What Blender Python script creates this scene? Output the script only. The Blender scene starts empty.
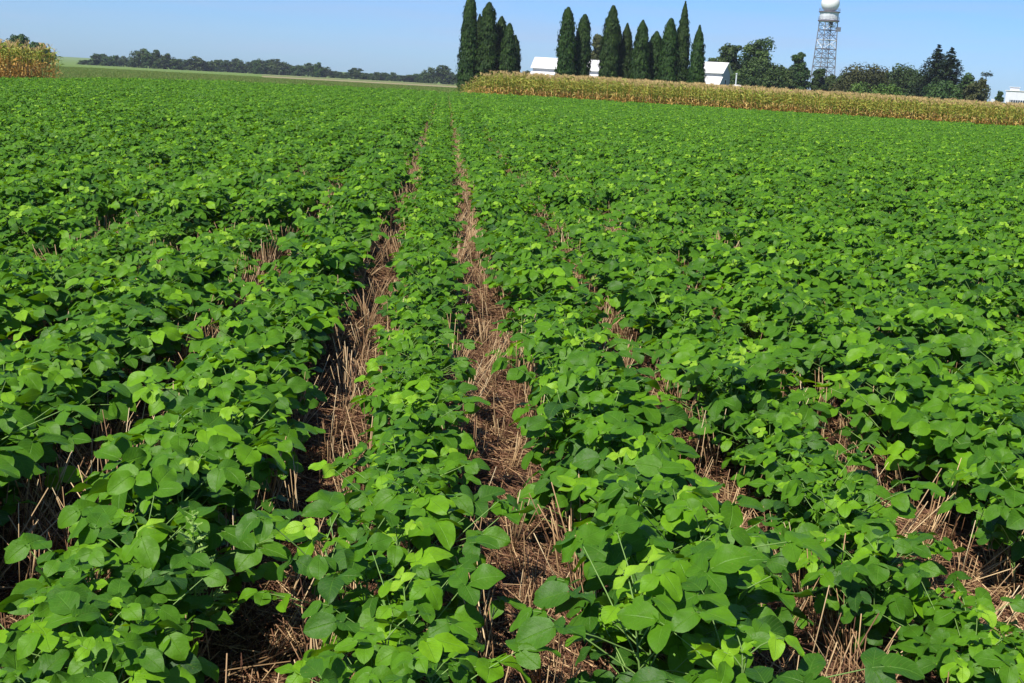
import bpy, math, random
from mathutils import Vector, Matrix, Euler, noise
R = math.radians
rnd = random.Random(7)
scene = bpy.context.scene
COL = scene.collection

# ------------------------------------------------------------------ camera
W, H, F = 1024, 683, 1200.0
CAMZ = 1.65
YAW, ROLL = R(3.77), R(3.15)
PITCH = math.atan(261.1 / F)
fwd0 = Vector((math.sin(YAW), math.cos(YAW), 0))
right0 = Vector((math.cos(YAW), -math.sin(YAW), 0))
fwd = fwd0 * math.cos(PITCH) + Vector((0, 0, -1)) * math.sin(PITCH)
up0 = right0.cross(fwd)
camX = right0 * math.cos(ROLL) + up0 * math.sin(ROLL)
camY = -right0 * math.sin(ROLL) + up0 * math.cos(ROLL)
cd = bpy.data.cameras.new('camera'); cam = bpy.data.objects.new('camera', cd); COL.objects.link(cam)
cd.sensor_width = 36; cd.lens = F * 36 / W; cd.clip_start = 0.05; cd.clip_end = 8000
m = Matrix((camX, camY, -fwd)).transposed().to_4x4(); m.translation = (0, 0, CAMZ)
cam.matrix_world = m
scene.camera = cam

def ray(px, py):
    return (camX * ((px - W / 2) / F) - camY * ((py - H / 2) / F) + fwd).normalized()
def at(px, py, D):                       # ground position seen in direction px at distance D
    d = ray(px, py); h = math.hypot(d.x, d.y)
    return d.x / h * D, d.y / h * D
def zat(px, py, D):                      # height seen at that pixel at distance D
    d = ray(px, py); return CAMZ + d.z / math.hypot(d.x, d.y) * D
def project(p):
    v = p - Vector((0, 0, CAMZ)); z = v.dot(fwd)
    return (W / 2 + F * v.dot(camX) / z, H / 2 - F * v.dot(camY) / z, z) if z > .05 else (1e9, 1e9, z)
def horizon(px): return 80 + (px - 512) * math.tan(ROLL)
def gz(x, y):                            # the land falls away gently beyond the fields
    d = math.hypot(x, y)
    t = min(max((d - 160) / 540, 0), 1)
    return -2.6 * t

SUN_EL, SUN_AZ = R(52), R(-142)            # azimuth from +Y, clockwise: behind and to the left
SUNDIR = Vector((math.sin(SUN_AZ) * math.cos(SUN_EL), math.cos(SUN_AZ) * math.cos(SUN_EL), math.sin(SUN_EL)))
# ------------------------------------------------------------------ materials
def mat(name):
    m_ = bpy.data.materials.new(name); m_.use_nodes = True
    nt = m_.node_tree; nt.nodes.clear()
    out = nt.nodes.new('ShaderNodeOutputMaterial')
    return m_, nt, out
def N(nt, typ, **kw):
    n = nt.nodes.new(typ)
    for k, v in kw.items(): setattr(n, k, v)
    return n
def ramp(nt, fac, stops):
    n = nt.nodes.new('ShaderNodeValToRGB'); e = n.color_ramp.elements
    while len(e) < len(stops): e.new(0.5)
    for i, (p, c) in enumerate(stops): e[i].position = p; e[i].color = (*c, 1)
    nt.links.new(fac, n.inputs[0]); return n.outputs[0]
def mix(nt, fac, a, b, blend='MIX'):
    n = nt.nodes.new('ShaderNodeMix'); n.data_type = 'RGBA'; n.blend_type = blend
    for s, v in ((n.inputs[0], fac), (n.inputs[6], a), (n.inputs[7], b)):
        if hasattr(v, 'links'): nt.links.new(v, s)
        else: s.default_value = v if isinstance(v, (int, float)) else (*v, 1)
    return n.outputs[2]
def math_(nt, op, a, b=0.0, c=0.0):
    n = nt.nodes.new('ShaderNodeMath'); n.operation = op
    for s, v in zip(n.inputs, (a, b, c)):
        if hasattr(v, 'links'): nt.links.new(v, s)
        else: s.default_value = v
    return n.outputs[0]
def attr(nt, name, out='Fac'):
    n = nt.nodes.new('ShaderNodeAttribute'); n.attribute_name = name; return n.outputs[out]
def hsv(nt, col, h, s, v):
    n = nt.nodes.new('ShaderNodeHueSaturation'); nt.links.new(col, n.inputs['Color'])
    for k, x in (('Hue', h), ('Saturation', s), ('Value', v)):
        if hasattr(x, 'links'): nt.links.new(x, n.inputs[k])
        else: n.inputs[k].default_value = x
    return n.outputs[0]
def noise_tex(nt, scale, detail=4, coord='Object', rough=.6):
    tc = nt.nodes.new('ShaderNodeTexCoord'); n = nt.nodes.new('ShaderNodeTexNoise')
    n.inputs['Scale'].default_value = scale; n.inputs['Detail'].default_value = detail; n.inputs['Roughness'].default_value = rough
    nt.links.new(tc.outputs[coord], n.inputs['Vector']); return n.outputs[0]

def leaf_shader(nt, out, col, rough=.5, transl=.35, spec=.5, tcol=None):
    p = N(nt, 'ShaderNodeBsdfPrincipled'); nt.links.new(col, p.inputs['Base Color'])
    p.inputs['Roughness'].default_value = rough; p.inputs['Specular IOR Level'].default_value = spec
    t = N(nt, 'ShaderNodeBsdfTranslucent'); nt.links.new(tcol or col, t.inputs['Color'])
    ms = N(nt, 'ShaderNodeMixShader'); ms.inputs[0].default_value = transl
    nt.links.new(p.outputs[0], ms.inputs[1]); nt.links.new(t.outputs[0], ms.inputs[2])
    nt.links.new(ms.outputs[0], out.inputs['Surface']); return p

def make_soy_leaf():
    m_, nt, out = mat('soybean_leaf')
    tint = attr(nt, 'tint'); oi = N(nt, 'ShaderNodeObjectInfo')
    tj = math_(nt, 'ADD', tint, math_(nt, 'MULTIPLY', math_(nt, 'SUBTRACT', oi.outputs['Random'], .5), .16))
    col = ramp(nt, tj, [(0, SOY[0]), (.35, SOY[1]), (.65, SOY[2]), (.85, SOY[3]), (1, SOY[4])])
    # blotchy surface and veins, in the leaf's own coordinates
    uv = N(nt, 'ShaderNodeUVMap'); uv.uv_map = 'UVMap'
    sp = N(nt, 'ShaderNodeSeparateXYZ'); nt.links.new(uv.outputs[0], sp.inputs[0])
    s = math_(nt, 'ABSOLUTE', math_(nt, 'SUBTRACT', math_(nt, 'MULTIPLY', sp.outputs[0], 2), 1))
    rib = math_(nt, 'SUBTRACT', 1, math_(nt, 'SMOOTH_MIN', math_(nt, 'MULTIPLY', s, 16), 1, .2))
    rib = math_(nt, 'MAXIMUM', rib, 0)
    w = math_(nt, 'FRACT', math_(nt, 'SUBTRACT', math_(nt, 'MULTIPLY', sp.outputs[1], 7), math_(nt, 'MULTIPLY', s, 2.4)))
    v = math_(nt, 'LESS_THAN', math_(nt, 'ABSOLUTE', math_(nt, 'SUBTRACT', w, .5)), .07)
    vein = math_(nt, 'MAXIMUM', rib, math_(nt, 'MULTIPLY', v, .55))
    col = mix(nt, math_(nt, 'MULTIPLY', vein, .40), col, (.16, .34, .04))
    nz = noise_tex(nt, 45, 5)
    col = hsv(nt, col, .5, 1.0, math_(nt, 'ADD', .68, math_(nt, 'MULTIPLY', nz, .66)))
    sp_ = math_(nt, 'GREATER_THAN', noise_tex(nt, 210, 2), .70)   # feeding specks and scars
    col = mix(nt, math_(nt, 'MULTIPLY', sp_, .55), col, (.22, .19, .05))
    geo = N(nt, 'ShaderNodeNewGeometry')
    back = mix(nt, .55, col, (.12, .21, .09))
    front_t = col
    col = mix(nt, geo.outputs['Backfacing'], col, back)
    tc = hsv(nt, front_t, .487, 1.08, 1.25)
    p = leaf_shader(nt, out, col, .5, .34, .25, tc)
    b = N(nt, 'ShaderNodeBump'); b.inputs['Strength'].default_value = .6; b.inputs['Distance'].default_value = .004
    h = math_(nt, 'ADD', math_(nt, 'MULTIPLY', vein, -.6), nz)
    nt.links.new(h, b.inputs['Height']); nt.links.new(b.outputs[0], p.inputs['Normal'])
    return m_
SOY = [(.022, .074, .011), (.052, .150, .006), (.100, .245, .005), (.170, .36, .008), (.25, .44, .025)]

def tinted(name, stops, rough=.6, transl=0.0, spec=.3, nscale=None, hue=.0, val=.25):
    """a material whose colour runs along stops with the mesh's own tint attribute"""
    m_, nt, out = mat(name)
    oi = N(nt, 'ShaderNodeObjectInfo')
    col = ramp(nt, attr(nt, 'tint'), stops)
    if val: col = hsv(nt, col, math_(nt, 'ADD', .5 - hue / 2, math_(nt, 'MULTIPLY', oi.outputs['Random'], hue)), 1,
                      math_(nt, 'ADD', 1 - val / 2, math_(nt, 'MULTIPLY', oi.outputs['Random'], val)))
    if nscale:
        col = hsv(nt, col, .5, 1, math_(nt, 'ADD', .65, math_(nt, 'MULTIPLY', noise_tex(nt, nscale), .7)))
    leaf_shader(nt, out, col, rough, transl, spec); return m_

def plain(name, color, rough=.7, nscale=3.0, amount=.3, spec=.3, color2=None, bump=0):
    m_, nt, out = mat(name)
    nz = noise_tex(nt, nscale, 6)
    c2 = color2 or tuple(c * (1 - amount) for c in color)
    col = ramp(nt, nz, [(.35, c2), (.6, color)])
    p = N(nt, 'ShaderNodeBsdfPrincipled'); nt.links.new(col, p.inputs['Base Color'])
    p.inputs['Roughness'].default_value = rough; p.inputs['Specular IOR Level'].default_value = spec
    if bump:
        b = N(nt, 'ShaderNodeBump'); b.inputs['Strength'].default_value = bump; b.inputs['Distance'].default_value = .02
        nt.links.new(nz, b.inputs['Height']); nt.links.new(b.outputs[0], p.inputs['Normal'])
    nt.links.new(p.outputs[0], out.inputs['Surface']); return m_

M = {}
M['soy'] = make_soy_leaf()
M['soystem'] = tinted('soybean_stem', [(0, (.10, .17, .04)), (1, (.16, .27, .06))], .6, 0, .3)
M['straw'] = tinted('wheat_straw', [(0, (.060, .025, .012)), (.3, (.140, .066, .032)), (.6, (.30, .182, .086)), (.85, (.50, .35, .18)), (1, (.60, .47, .28))], .6, 0, .3, None, 0, .3)
M['weed'] = tinted('weed_leaf', [(0, (.20, .38, .06)), (1, (.38, .55, .14))], .6, .3)
M['corndry'] = tinted('corn_dry_leaf', [(0, (.40, .21, .05)), (.5, (.60, .36, .09)), (1, (.76, .54, .20))], .6, .3, .2, None, .02, .3)
M['corngreen'] = tinted('corn_green_leaf', [(0, (.17, .24, .025)), (.5, (.32, .36, .05)), (1, (.54, .47, .10))], .55, .3, .3, None, .03, .3)
M['tassel'] = tinted('corn_tassel', [(0, (.42, .29, .11)), (1, (.60, .45, .19))], .8, .1)
M['arbor'] = tinted('evergreen_spray', [(0, (.008, .024, .003)), (.5, (.017, .041, .004)), (1, (.036, .068, .006))], .7, .12, .2, None, .02, .25)
M['decid'] = tinted('broad_leaf', [(0, (.017, .042, .007)), (.5, (.037, .074, .012)), (1, (.080, .125, .022))], .6, .2, .3, None, .03, .3)
M['decidbrown'] = tinted('dull_leaf', [(0, (.028, .040, .008)), (.5, (.055, .068, .014)), (1, (.10, .10, .026))], .6, .2, .3, None, .03, .2)
M['shrub'] = tinted('shrub_leaf', [(0, (.04, .09, .012)), (.5, (.07, .15, .018)), (1, (.12, .20, .03))], .6, .2, .3, None, .02, .2)
M['spruce'] = tinted('spruce_needle', [(0, (.013, .032, .012)), (.5, (.027, .054, .016)), (1, (.052, .083, .024))], .7, .1, .2)
M['bark'] = plain('bark', (.10, .075, .055), .9, 6, .5)
M['white'] = plain('white_painted_board', (.60, .61, .62), .6, 1.5, .10)
M['roofw'] = plain('white_metal_roof', (.70, .68, .65), .45, .8, .12)
M['roofbeige'] = plain('pale_roof', (.62, .55, .46), .7, .8, .2)
M['dark'] = plain('dark_opening', (.02, .02, .022), .6, 2, .3)
M['glass'] = plain('window_glass', (.03, .04, .05), .15, 2, .3, .5)
M['steelgrey'] = plain('galvanised_steel', (.17, .175, .19), .5, .6, .3)
M['steeldark'] = plain('dark_painted_steel', (.13, .11, .12), .6, .6, .3)
M['steelwhite'] = plain('white_painted_steel', (.58, .60, .62), .5, .6, .2)
M['radome'] = plain('white_radome_panel', (.78, .77, .73), .45, .6, .05)
M['wallgrey'] = plain('eave_shaded_white_board', (.42, .43, .45), .7, 1.5, .15)  # white walls toned grey all over, eave shade put into the colour
M['pinkwall'] = plain('pale_pink_wall', (.62, .52, .52), .7, 1, .1)

# ------------------------------------------------------------------ mesh helpers
class MB:
    def __init__(s): s.v = []; s.f = []; s.m = []; s.t = []; s.uv = []
    def quad(s, idx, mi=0, t=.5, uv=None):
        s.f.append(idx); s.m.append(mi); s.t.append(t); s.uv.append(uv)
    def box(s, c, d, mi=0, rz=0, t=.5):
        b = len(s.v); ca, sa = math.cos(rz), math.sin(rz)
        for z in (-1, 1):
            for x, y in ((-1, -1), (1, -1), (1, 1), (-1, 1)):
                X, Y = x * d[0] / 2, y * d[1] / 2
                s.v.append((c[0] + X * ca - Y * sa, c[1] + X * sa + Y * ca, c[2] + z * d[2] / 2))
        for q in ((3, 2, 1, 0), (4, 5, 6, 7), (0, 1, 5, 4), (1, 2, 6, 5), (2, 3, 7, 6), (3, 0, 4, 7)):
            s.quad([b + i for i in q], mi, t)
    def tube(s, pts, rad, n=5, mi=0, t=.5, cap=True):
        pts = [Vector(p) for p in pts]; b0 = len(s.v)
        for i, p in enumerate(pts):
            d = (pts[min(i + 1, len(pts) - 1)] - pts[max(i - 1, 0)]).normalized()
            a = d.orthogonal().normalized() if abs(d.z) > .95 else Vector((-d.y, d.x, 0)).normalized()
            c = d.cross(a); r = rad[i] if isinstance(rad, (list, tuple)) else rad
            for k in range(n):
                q = p + (a * math.cos(k / n * math.tau) + c * math.sin(k / n * math.tau)) * r
                s.v.append(q[:])
        for i in range(len(pts) - 1):
            for k in range(n):
                a_, b_ = b0 + i * n + k, b0 + i * n + (k + 1) % n
                s.quad([a_, b_, b_ + n, a_ + n], mi, t)
        if cap:
            s.quad([b0 + k for k in range(n)][::-1], mi, t); s.quad([b0 + (len(pts) - 1) * n + k for k in range(n)], mi, t)
    def build(s, name, mats, parent=None, smooth=False, link=True):
        me = bpy.data.meshes.new(name); me.from_pydata(s.v, [], s.f)
        for m_ in (mats if isinstance(mats, (list, tuple)) else [mats]): me.materials.append(m_)
        me.polygons.foreach_set('material_index', s.m)
        a = me.attributes.new('tint', 'FLOAT', 'FACE'); a.data.foreach_set('value', s.t)
        if any(u for u in s.uv):
            ul = me.uv_layers.new(name='UVMap'); flat = []
            for f, u in zip(s.f, s.uv):
                for k in range(len(f)): flat += u[k] if u else (.25, .25)
            ul.data.foreach_set('uv', flat)
        if smooth: me.polygons.foreach_set('use_smooth', [True] * len(s.f))
        me.update()
        o = bpy.data.objects.new(name, me)
        if link: COL.objects.link(o)
        if parent: o.parent = parent
        return o

def tag(o, label=None, cat=None, group=None, kind=None):
    for k, v in (('label', label), ('category', cat), ('group', group), ('kind', kind)):
        if v: o[k] = v
    return o
def empty(name, loc, rz=0):
    o = bpy.data.objects.new(name, None); o.empty_display_size = .1; COL.objects.link(o)
    o.location = loc; o.rotation_euler = (0, 0, rz); return o
def copy_thing(root, kids):
    r = root.copy(); COL.objects.link(r)
    for k in kids:
        c = k.copy(); COL.objects.link(c); c.parent = r
    return r

# scatter of instances on one object (only for what nobody could count)
def scatter(name, pts, protos, label, cat):
    """pts: (x, y, z, rx, ry, rz, scale, index)"""
    coll = bpy.data.collections.new(name + '_sources')
    for p in protos: coll.objects.link(p)
    me = bpy.data.meshes.new(name); me.from_pydata([p[:3] for p in pts], [], [])
    a = me.attributes.new('rot', 'FLOAT_VECTOR', 'POINT'); a.data.foreach_set('vector', [c for p in pts for c in p[3:6]])
    a = me.attributes.new('scl', 'FLOAT_VECTOR', 'POINT'); a.data.foreach_set('vector', [c for p in pts for c in ((p[6],) * 3 if not isinstance(p[6], tuple) else p[6])])
    a = me.attributes.new('pick', 'INT', 'POINT'); a.data.foreach_set('value', [p[7] for p in pts])
    o = bpy.data.objects.new(name, me); COL.objects.link(o)
    ng = bpy.data.node_groups.new(name + '_scatter', 'GeometryNodeTree')
    ng.interface.new_socket('Geometry', in_out='INPUT', socket_type='NodeSocketGeometry')
    ng.interface.new_socket('Geometry', in_out='OUTPUT', socket_type='NodeSocketGeometry')
    gi = ng.nodes.new('NodeGroupInput'); go = ng.nodes.new('NodeGroupOutput')
    ip = ng.nodes.new('GeometryNodeInstanceOnPoints'); ci = ng.nodes.new('GeometryNodeCollectionInfo')
    ci.inputs['Collection'].default_value = coll; ci.inputs['Separate Children'].default_value = True; ci.inputs['Reset Children'].default_value = True
    def na(n, dt):
        q = ng.nodes.new('GeometryNodeInputNamedAttribute'); q.data_type = dt; q.inputs['Name'].default_value = n
        return [s for s in q.outputs if s.enabled and s.name == 'Attribute'][0]
    L = ng.links.new
    L(gi.outputs[0], ip.inputs['Points']); L(ci.outputs[0], ip.inputs['Instance']); ip.inputs['Pick Instance'].default_value = True
    L(na('pick', 'INT'), ip.inputs['Instance Index']); L(na('scl', 'FLOAT_VECTOR'), ip.inputs['Scale'])
    er = ng.nodes.new('FunctionNodeEulerToRotation'); L(na('rot', 'FLOAT_VECTOR'), er.inputs[0]); L(er.outputs[0], ip.inputs['Rotation'])
    L(ip.outputs[0], go.inputs[0])
    md = o.modifiers.new('scatter', 'NODES'); md.node_group = ng
    return tag(o, label, cat, kind='stuff')

# ------------------------------------------------------------------ the land
def sheet(name, mt, rects, lift, inside=None):
    pass
def polar_sheet(name, mt, radii, az0, az1, na, lift, closed=False):
    b = MB(); n = na + (0 if closed else 1)
    for r in radii:
        for k in range(n):
            a = az0 + (az1 - az0) * k / na
            x, y = math.sin(a) * r, math.cos(a) * r
            b.v.append((x, y, gz(x, y) + lift))
    for i in range(len(radii) - 1):
        for k in range(na):
            a_, b_ = i * n + k, i * n + (k + 1) % n
            b.quad([a_, b_, b_ + n, a_ + n])
    return b.build(name, mt)

def ground_mat(name, stops, s1, s2, rough=.95, bump=0.0):
    m_, nt, out = mat(name)
    a = noise_tex(nt, s1, 6, 'Object', .65); c = noise_tex(nt, s2, 5, 'Object', .7)
    f = math_(nt, 'ADD', math_(nt, 'MULTIPLY', a, .5), math_(nt, 'MULTIPLY', c, .5))
    col = ramp(nt, f, stops)
    p = N(nt, 'ShaderNodeBsdfPrincipled'); nt.links.new(col, p.inputs['Base Color']); p.inputs['Roughness'].default_value = rough
    p.inputs['Specular IOR Level'].default_value = .1
    if bump:
        b = N(nt, 'ShaderNodeBump'); b.inputs['Strength'].default_value = 1; b.inputs['Distance'].default_value = bump
        nt.links.new(f, b.inputs['Height']); nt.links.new(b.outputs[0], p.inputs['Normal'])
    nt.links.new(p.outputs[0], out.inputs['Surface']); return m_
M['meadow'] = ground_mat('meadow', [(.35, (.085, .15, .028)), (.5, (.125, .19, .04)), (.65, (.18, .22, .065))], .02, .4)
M['soil'] = ground_mat('field_soil', [(.3, (.045, .020, .012)), (.5, (.10, .048, .028)), (.68, (.19, .10, .06))], 1.3, 38, .95, .02)
M['stubble'] = ground_mat('pale_stubble', [(.35, (.20, .175, .085)), (.65, (.31, .265, .14))], .03, .5)

o = polar_sheet('ground', M['meadow'], [.001, 20, 60, 100, 160, 200, 250, 300, 400, 500, 600, 700, 1000, 1500, 2600, 4200], 0, math.tau, 96, -.03, True)
tag(o, 'rough green meadow land reaching to the horizon', 'ground', kind='structure')

# far edge of the bean field as a distance for each direction
EDGE = [(-400, 48), (-60, 55), (60, 67), (140, 78), (250, 88), (450, 94), (520, 94), (1024, 84), (1500, 74)]
def azim(px): 
    d = ray(px, horizon(px)); return math.atan2(d.x, d.y)
EDGEA = [(azim(p), d) for p, d in EDGE]
def edge_dist(a):
    if a <= EDGEA[0][0]: return EDGEA[0][1]
    for (a0, d0), (a1, d1) in zip(EDGEA, EDGEA[1:]):
        if a <= a1: return d0 + (d1 - d0) * (a - a0) / (a1 - a0)
    return EDGEA[-1][1]
b = MB(); nA = 60
A0, A1 = -.62, .72
b.v.append((0, -3, 0.0))
for k in range(nA + 1):
    a = A0 + (A1 - A0) * k / nA; D = edge_dist(a) + .4
    b.v.append((math.sin(a) * D, math.cos(a) * D, 0.0))
for k in range(nA): b.quad([0, k + 2, k + 1])
b.v += [(-30, -12, 0.0), (30, -12, 0.0)]
b.quad([0, 1, nA + 2]); b.quad([0, nA + 2, nA + 3]); b.quad([0, nA + 3, nA + 1])
tag(b.build('field_soil', M['soil']), 'reddish brown soil under the bean rows', 'soil', kind='structure')
# pale stubble strip beyond the beans, left of the cornfield
o = polar_sheet('stubble_strip', M['stubble'], [235, 260, 290, 330], azim(262), azim(500), 24, .02)
tag(o, 'pale tan harvested strip beyond the bean field', 'field', kind='structure')
o = polar_sheet('far_stubble_strip', M['stubble'], [430, 470, 520], azim(262), azim(470), 24, .02)
tag(o, 'thin tan strip far off below the treeline', 'field', kind='structure')

# ------------------------------------------------------------------ soybean plants
TS = [0, .06, .17, .31, .46, .62, .78, .91, 1]
WS = [.03, .25, .40, .475, .475, .415, .315, .18, .01]
def leaflet(b, base, yaw, pitch, roll, L, asp, tint, r, mi=0):
    """ovate leaflet: folded along its midrib, drooping at the tip"""
    E = Euler((pitch, roll, yaw), 'XYZ').to_matrix()
    nrm = E @ Vector((0, 0, 1))                              # leaves turn part of the way to the sun
    E = nrm.rotation_difference((nrm + SUNDIR * r.uniform(.25, 1.1)).normalized()).to_matrix() @ E
    fold, droop, ph = r.uniform(.02, .36), r.uniform(.04, .42), r.uniform(0, 6)
    wav = r.uniform(.015, .075)
    i0 = len(b.v)
    for t, w in zip(TS, WS):
        for s in (-1, -.5, 0, .5, 1):
            x = s * w * L * asp
            z = fold * abs(x) - droop * t * t * L + wav * L * math.sin(ph + t * 8 + s * 2) * (abs(s) + .15) - .12 * L * (s * w) ** 2
            y = t * L - .10 * L * abs(s) * (1 if t < .1 else 0)
            p = base + E @ Vector((x, y, z)); b.v.append(p[:])
    for i in range(8):
        for j in range(4):
            k = i0 + i * 5 + j
            b.quad([k, k + 1, k + 6, k + 5], mi, tint,
                   [(j / 4, TS[i]), ((j + 1) / 4, TS[i]), ((j + 1) / 4, TS[i + 1]), (j / 4, TS[i + 1])])

def soy_plant(seed):
    r = random.Random(seed)
    fol, stem = MB(), MB()
    Hh = r.uniform(.32, .41); lean = Vector((r.uniform(-.06, .06), r.uniform(-.05, .05), 0))
    def sp(t): return Vector((lean.x * t * t, lean.y * t * t, Hh * t))
    stem.tube([sp(i / 5) for i in range(6)], [.0042 - .0005 * i for i in range(6)], 5, 0, .2)
    n = r.randint(17, 20); a0 = r.uniform(0, 6.28)
    for i in range(n):
        t = .22 + .78 * i / (n - 1)
        p0 = sp(t); az = a0 + i * 2.4 + r.uniform(-.6, .6)
        young = max(0, (t - .80) / .20)
        pl = (r.uniform(.12, .30) if t < .8 else r.uniform(.05, .12)) * (1 if t > .4 else .85)
        el = R(r.uniform(20, 55)) if t < .8 else R(r.uniform(45, 75))
        d = Vector((math.cos(az) * math.cos(el), math.sin(az) * math.cos(el), math.sin(el)))
        mid = p0 + d * pl * .55; p1 = p0 + d * pl - Vector((0, 0, .012))
        stem.tube([p0, mid, p1], [.0020, .0017, .0013], 4, 0, .8, False)
        L = r.uniform(.054, .086) * (1 - .45 * young) * (1 if t > .35 else .9)
        base_t = r.gauss(.48, .16) + .28 * young * r.random() + (.2 if r.random() < .07 else 0)
        tilt = R(r.gauss(-4, 14)); yaw = az - math.pi / 2
        pt = p1 + Vector((math.cos(az), math.sin(az), .25)) * .022
        stem.tube([p1, pt], [.0012, .001], 3, 0, .8, False)
        leaflet(fol, pt, yaw + r.uniform(-.25, .25), tilt + R(r.uniform(-40, 22)), R(r.gauss(0, 32)), L * 1.05, r.uniform(.80, 1.0), base_t + r.gauss(0, .05), r)
        for sgn in (-1, 1):
            leaflet(fol, p1, yaw + sgn * R(r.uniform(62, 95)), tilt + R(r.uniform(-40, 24)), R(r.gauss(0, 36)), L * r.uniform(.86, 1), r.uniform(.80, 1.0), base_t + r.gauss(0, .05), r)
    # unfolding shoot at the tip
    for k in range(3):
        leaflet(fol, sp(1), r.uniform(0, 6.28), R(r.uniform(35, 65)), 0, r.uniform(.022, .036), .5, r.uniform(.75, .95), r)
    return stem, fol, Hh

NV = 18
proto_parts, proto_joined = [], []
for i in range(NV):
    st, fo, Hh = soy_plant(100 + i)
    so = st.build('stem', M['soystem'], smooth=True, link=False)
    fo_o = fo.build('foliage', M['soy'], smooth=True, link=False)
    proto_parts.append((so, fo_o))
    j = MB(); j.v = st.v + fo.v; nv = len(st.v)
    j.f = st.f + [[k + nv for k in f] for f in fo.f]; j.m = [1] * len(st.f) + [0] * len(fo.f)
    j.t = st.t + fo.t; j.uv = st.uv + fo.uv
    proto_joined.append(j.build('soybean_source', [M['soy'], M['soystem']], smooth=True, link=False))

SP, X0 = .757, -.085
def vigor(x, y):
    n = noise.noise(Vector((x * .55, y * .55, 3.1))) * .5 + noise.noise(Vector((x * 1.7, y * 1.7, 9.4))) * .5
    return 1 + .30 * n
def in_reach(x, y):                          # what the photo, or a few steps to either side of it, can see
    q = Vector((x, y, 0)); dep = q.dot(fwd0)
    return dep > .3 and abs(q.dot(right0)) < dep * .46 + 4.5
plants = []
pr = random.Random(11)
for k in range(-110, 118):
    x = X0 + SP * k
    y = max(.6, abs(x) * .9 - 12)
    while y < 106:
        y += pr.uniform(.080, .130) * (1 if k == 0 else .9 if k == 1 else .72)
        a = math.atan2(x, y); D = math.hypot(x, y)
        if D > edge_dist(a) - .2 + pr.uniform(-.2, .2): continue
        if not in_reach(x, y): continue
        if pr.random() < .03: continue
        s = vigor(x, y) * pr.uniform(.88, 1.12)
        s *= {0: .90, 1: 1.01, -1: 1.05, 2: 1.03}.get(k, 1.06)
        s *= 1 + (.03 if k in (0, 1, -1) else .10) * min(1, max(0, (y - 14) / 22))
        if k not in (0, 1) and noise.noise(Vector((x * 1.3 + 40, y * .8, 5.5))) > (.22 if k < 0 else .42 if y < 9 else .28): s *= .74      # weak patches where the stubble shows
        s = min(s, 1.13)
        if D > 70: s *= pr.uniform(.85, 1.15)
        xx = x + pr.gauss(0, .045 if k == 0 else .06 if k == 1 else .07 if k in (-1, 2) else .085) + .03 * noise.noise(Vector((k * 3.3, y * .4, 0)))
        plants.append((xx, y, s, k, pr.randrange(NV), pr.uniform(-.9, .9), pr.gauss(0, .09), pr.gauss(0, .09)))
def in_frame(p):
    q = project(Vector((p[0], p[1], .25)))
    return q[2] > 0 and -45 < q[0] < W + 45 and q[1] < H + 55
near = sorted([p for p in plants if p[1] < 14 and in_frame(p)], key=lambda p: math.hypot(p[0], p[1]))[:300]
nearset = set(id(p) for p in near)
def ordinal(n):
    return f"{n}{'th' if 10 <= n % 100 <= 20 else {1: 'st', 2: 'nd', 3: 'rd'}.get(n % 10, 'th')}"
WORDS = {2: 'second', 3: 'third', 4: 'fourth', 5: 'fifth', 6: 'sixth', 7: 'seventh', 8: 'eighth'}
def row_words(k):
    if k == 0: return 'row between the two bare straw strips'
    if k == 1: return 'row just right of the central straw strip'
    if k == -1: return 'row just left of the left straw strip'
    return f"{WORDS[k]} row right of the central straw strip" if k > 0 else f"{WORDS[-k]} row left of the left straw strip"
firsts = {}; counts = {}
for p in sorted(near, key=lambda p: p[1]):
    x, y, s, k, v, rz, rx, ry = p
    n = counts[k] = counts.get(k, 0) + 1
    if v not in firsts:
        root = empty('soybean_plant', (x, y, 0)); kids = proto_parts[v]
        for c in kids: COL.objects.link(c); c.parent = root
        firsts[v] = (root, kids)
    else:
        root = copy_thing(*firsts[v])
    root.location = (x, y, 0); root.rotation_euler = (rx, ry, rz); root.scale = (s,) * 3
    size = 'big ' if s > 1.12 else 'small ' if s < .9 else ''
    tag(root, f"{size}soybean plant, {ordinal(n)} from the front, {row_words(k)}", 'soybean plant', 'soybean plants at the near end of the rows')
rest = [(p[0], p[1], 0, p[6], p[7], p[5], p[2], p[4]) for p in plants if id(p) not in nearset]
scatter('soybean_field', rest, proto_joined, 'dense green soybean canopy filling the field behind the nearest plants', 'soybean crop')

# ------------------------------------------------------------------ wheat stubble and straw litter between the rows
def straw(b, p, d, L, r, t, n=4):
    d = d.normalized(); q = p + d * L
    mid = p + d * L * .5 + Vector((r.uniform(-1, 1), r.uniform(-1, 1), r.uniform(-.3, .3))) * L * .03
    w = r.uniform(.0011, .0021)
    b.tube([p, mid, q], [w, w * .95, w * .8], n, 0, t)
def tuft(seed):
    r = random.Random(seed); b = MB()
    lean = Vector((r.gauss(0, .28), r.gauss(0, .28), 1))
    for _ in range(r.randint(5, 10)):
        p = Vector((r.gauss(0, .014), r.gauss(0, .022), -.01))
        d = lean + Vector((r.gauss(0, .13), r.gauss(0, .13), 0))
        straw(b, p, d, r.uniform(.15, .31), r, min(1, max(0, r.gauss(.62, .2))))
    return b.build('tuft_source', M['straw'], smooth=True, link=False)
def litter(seed):
    r = random.Random(seed); b = MB()
    for _ in range(130):
        a = r.gauss(math.pi / 2, .75)
        p = Vector((r.gauss(0, .10), r.uniform(-.2, .2), r.uniform(.002, .035)))
        straw(b, p, Vector((math.cos(a), math.sin(a), r.gauss(0, .13))), r.choice((.03, .05, .08, .12, .2)) * r.uniform(.7, 1.2), r, min(1, max(0, r.gauss(.29, .25))), 3)
    return b.build('litter_source', M['straw'], link=False)
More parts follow.
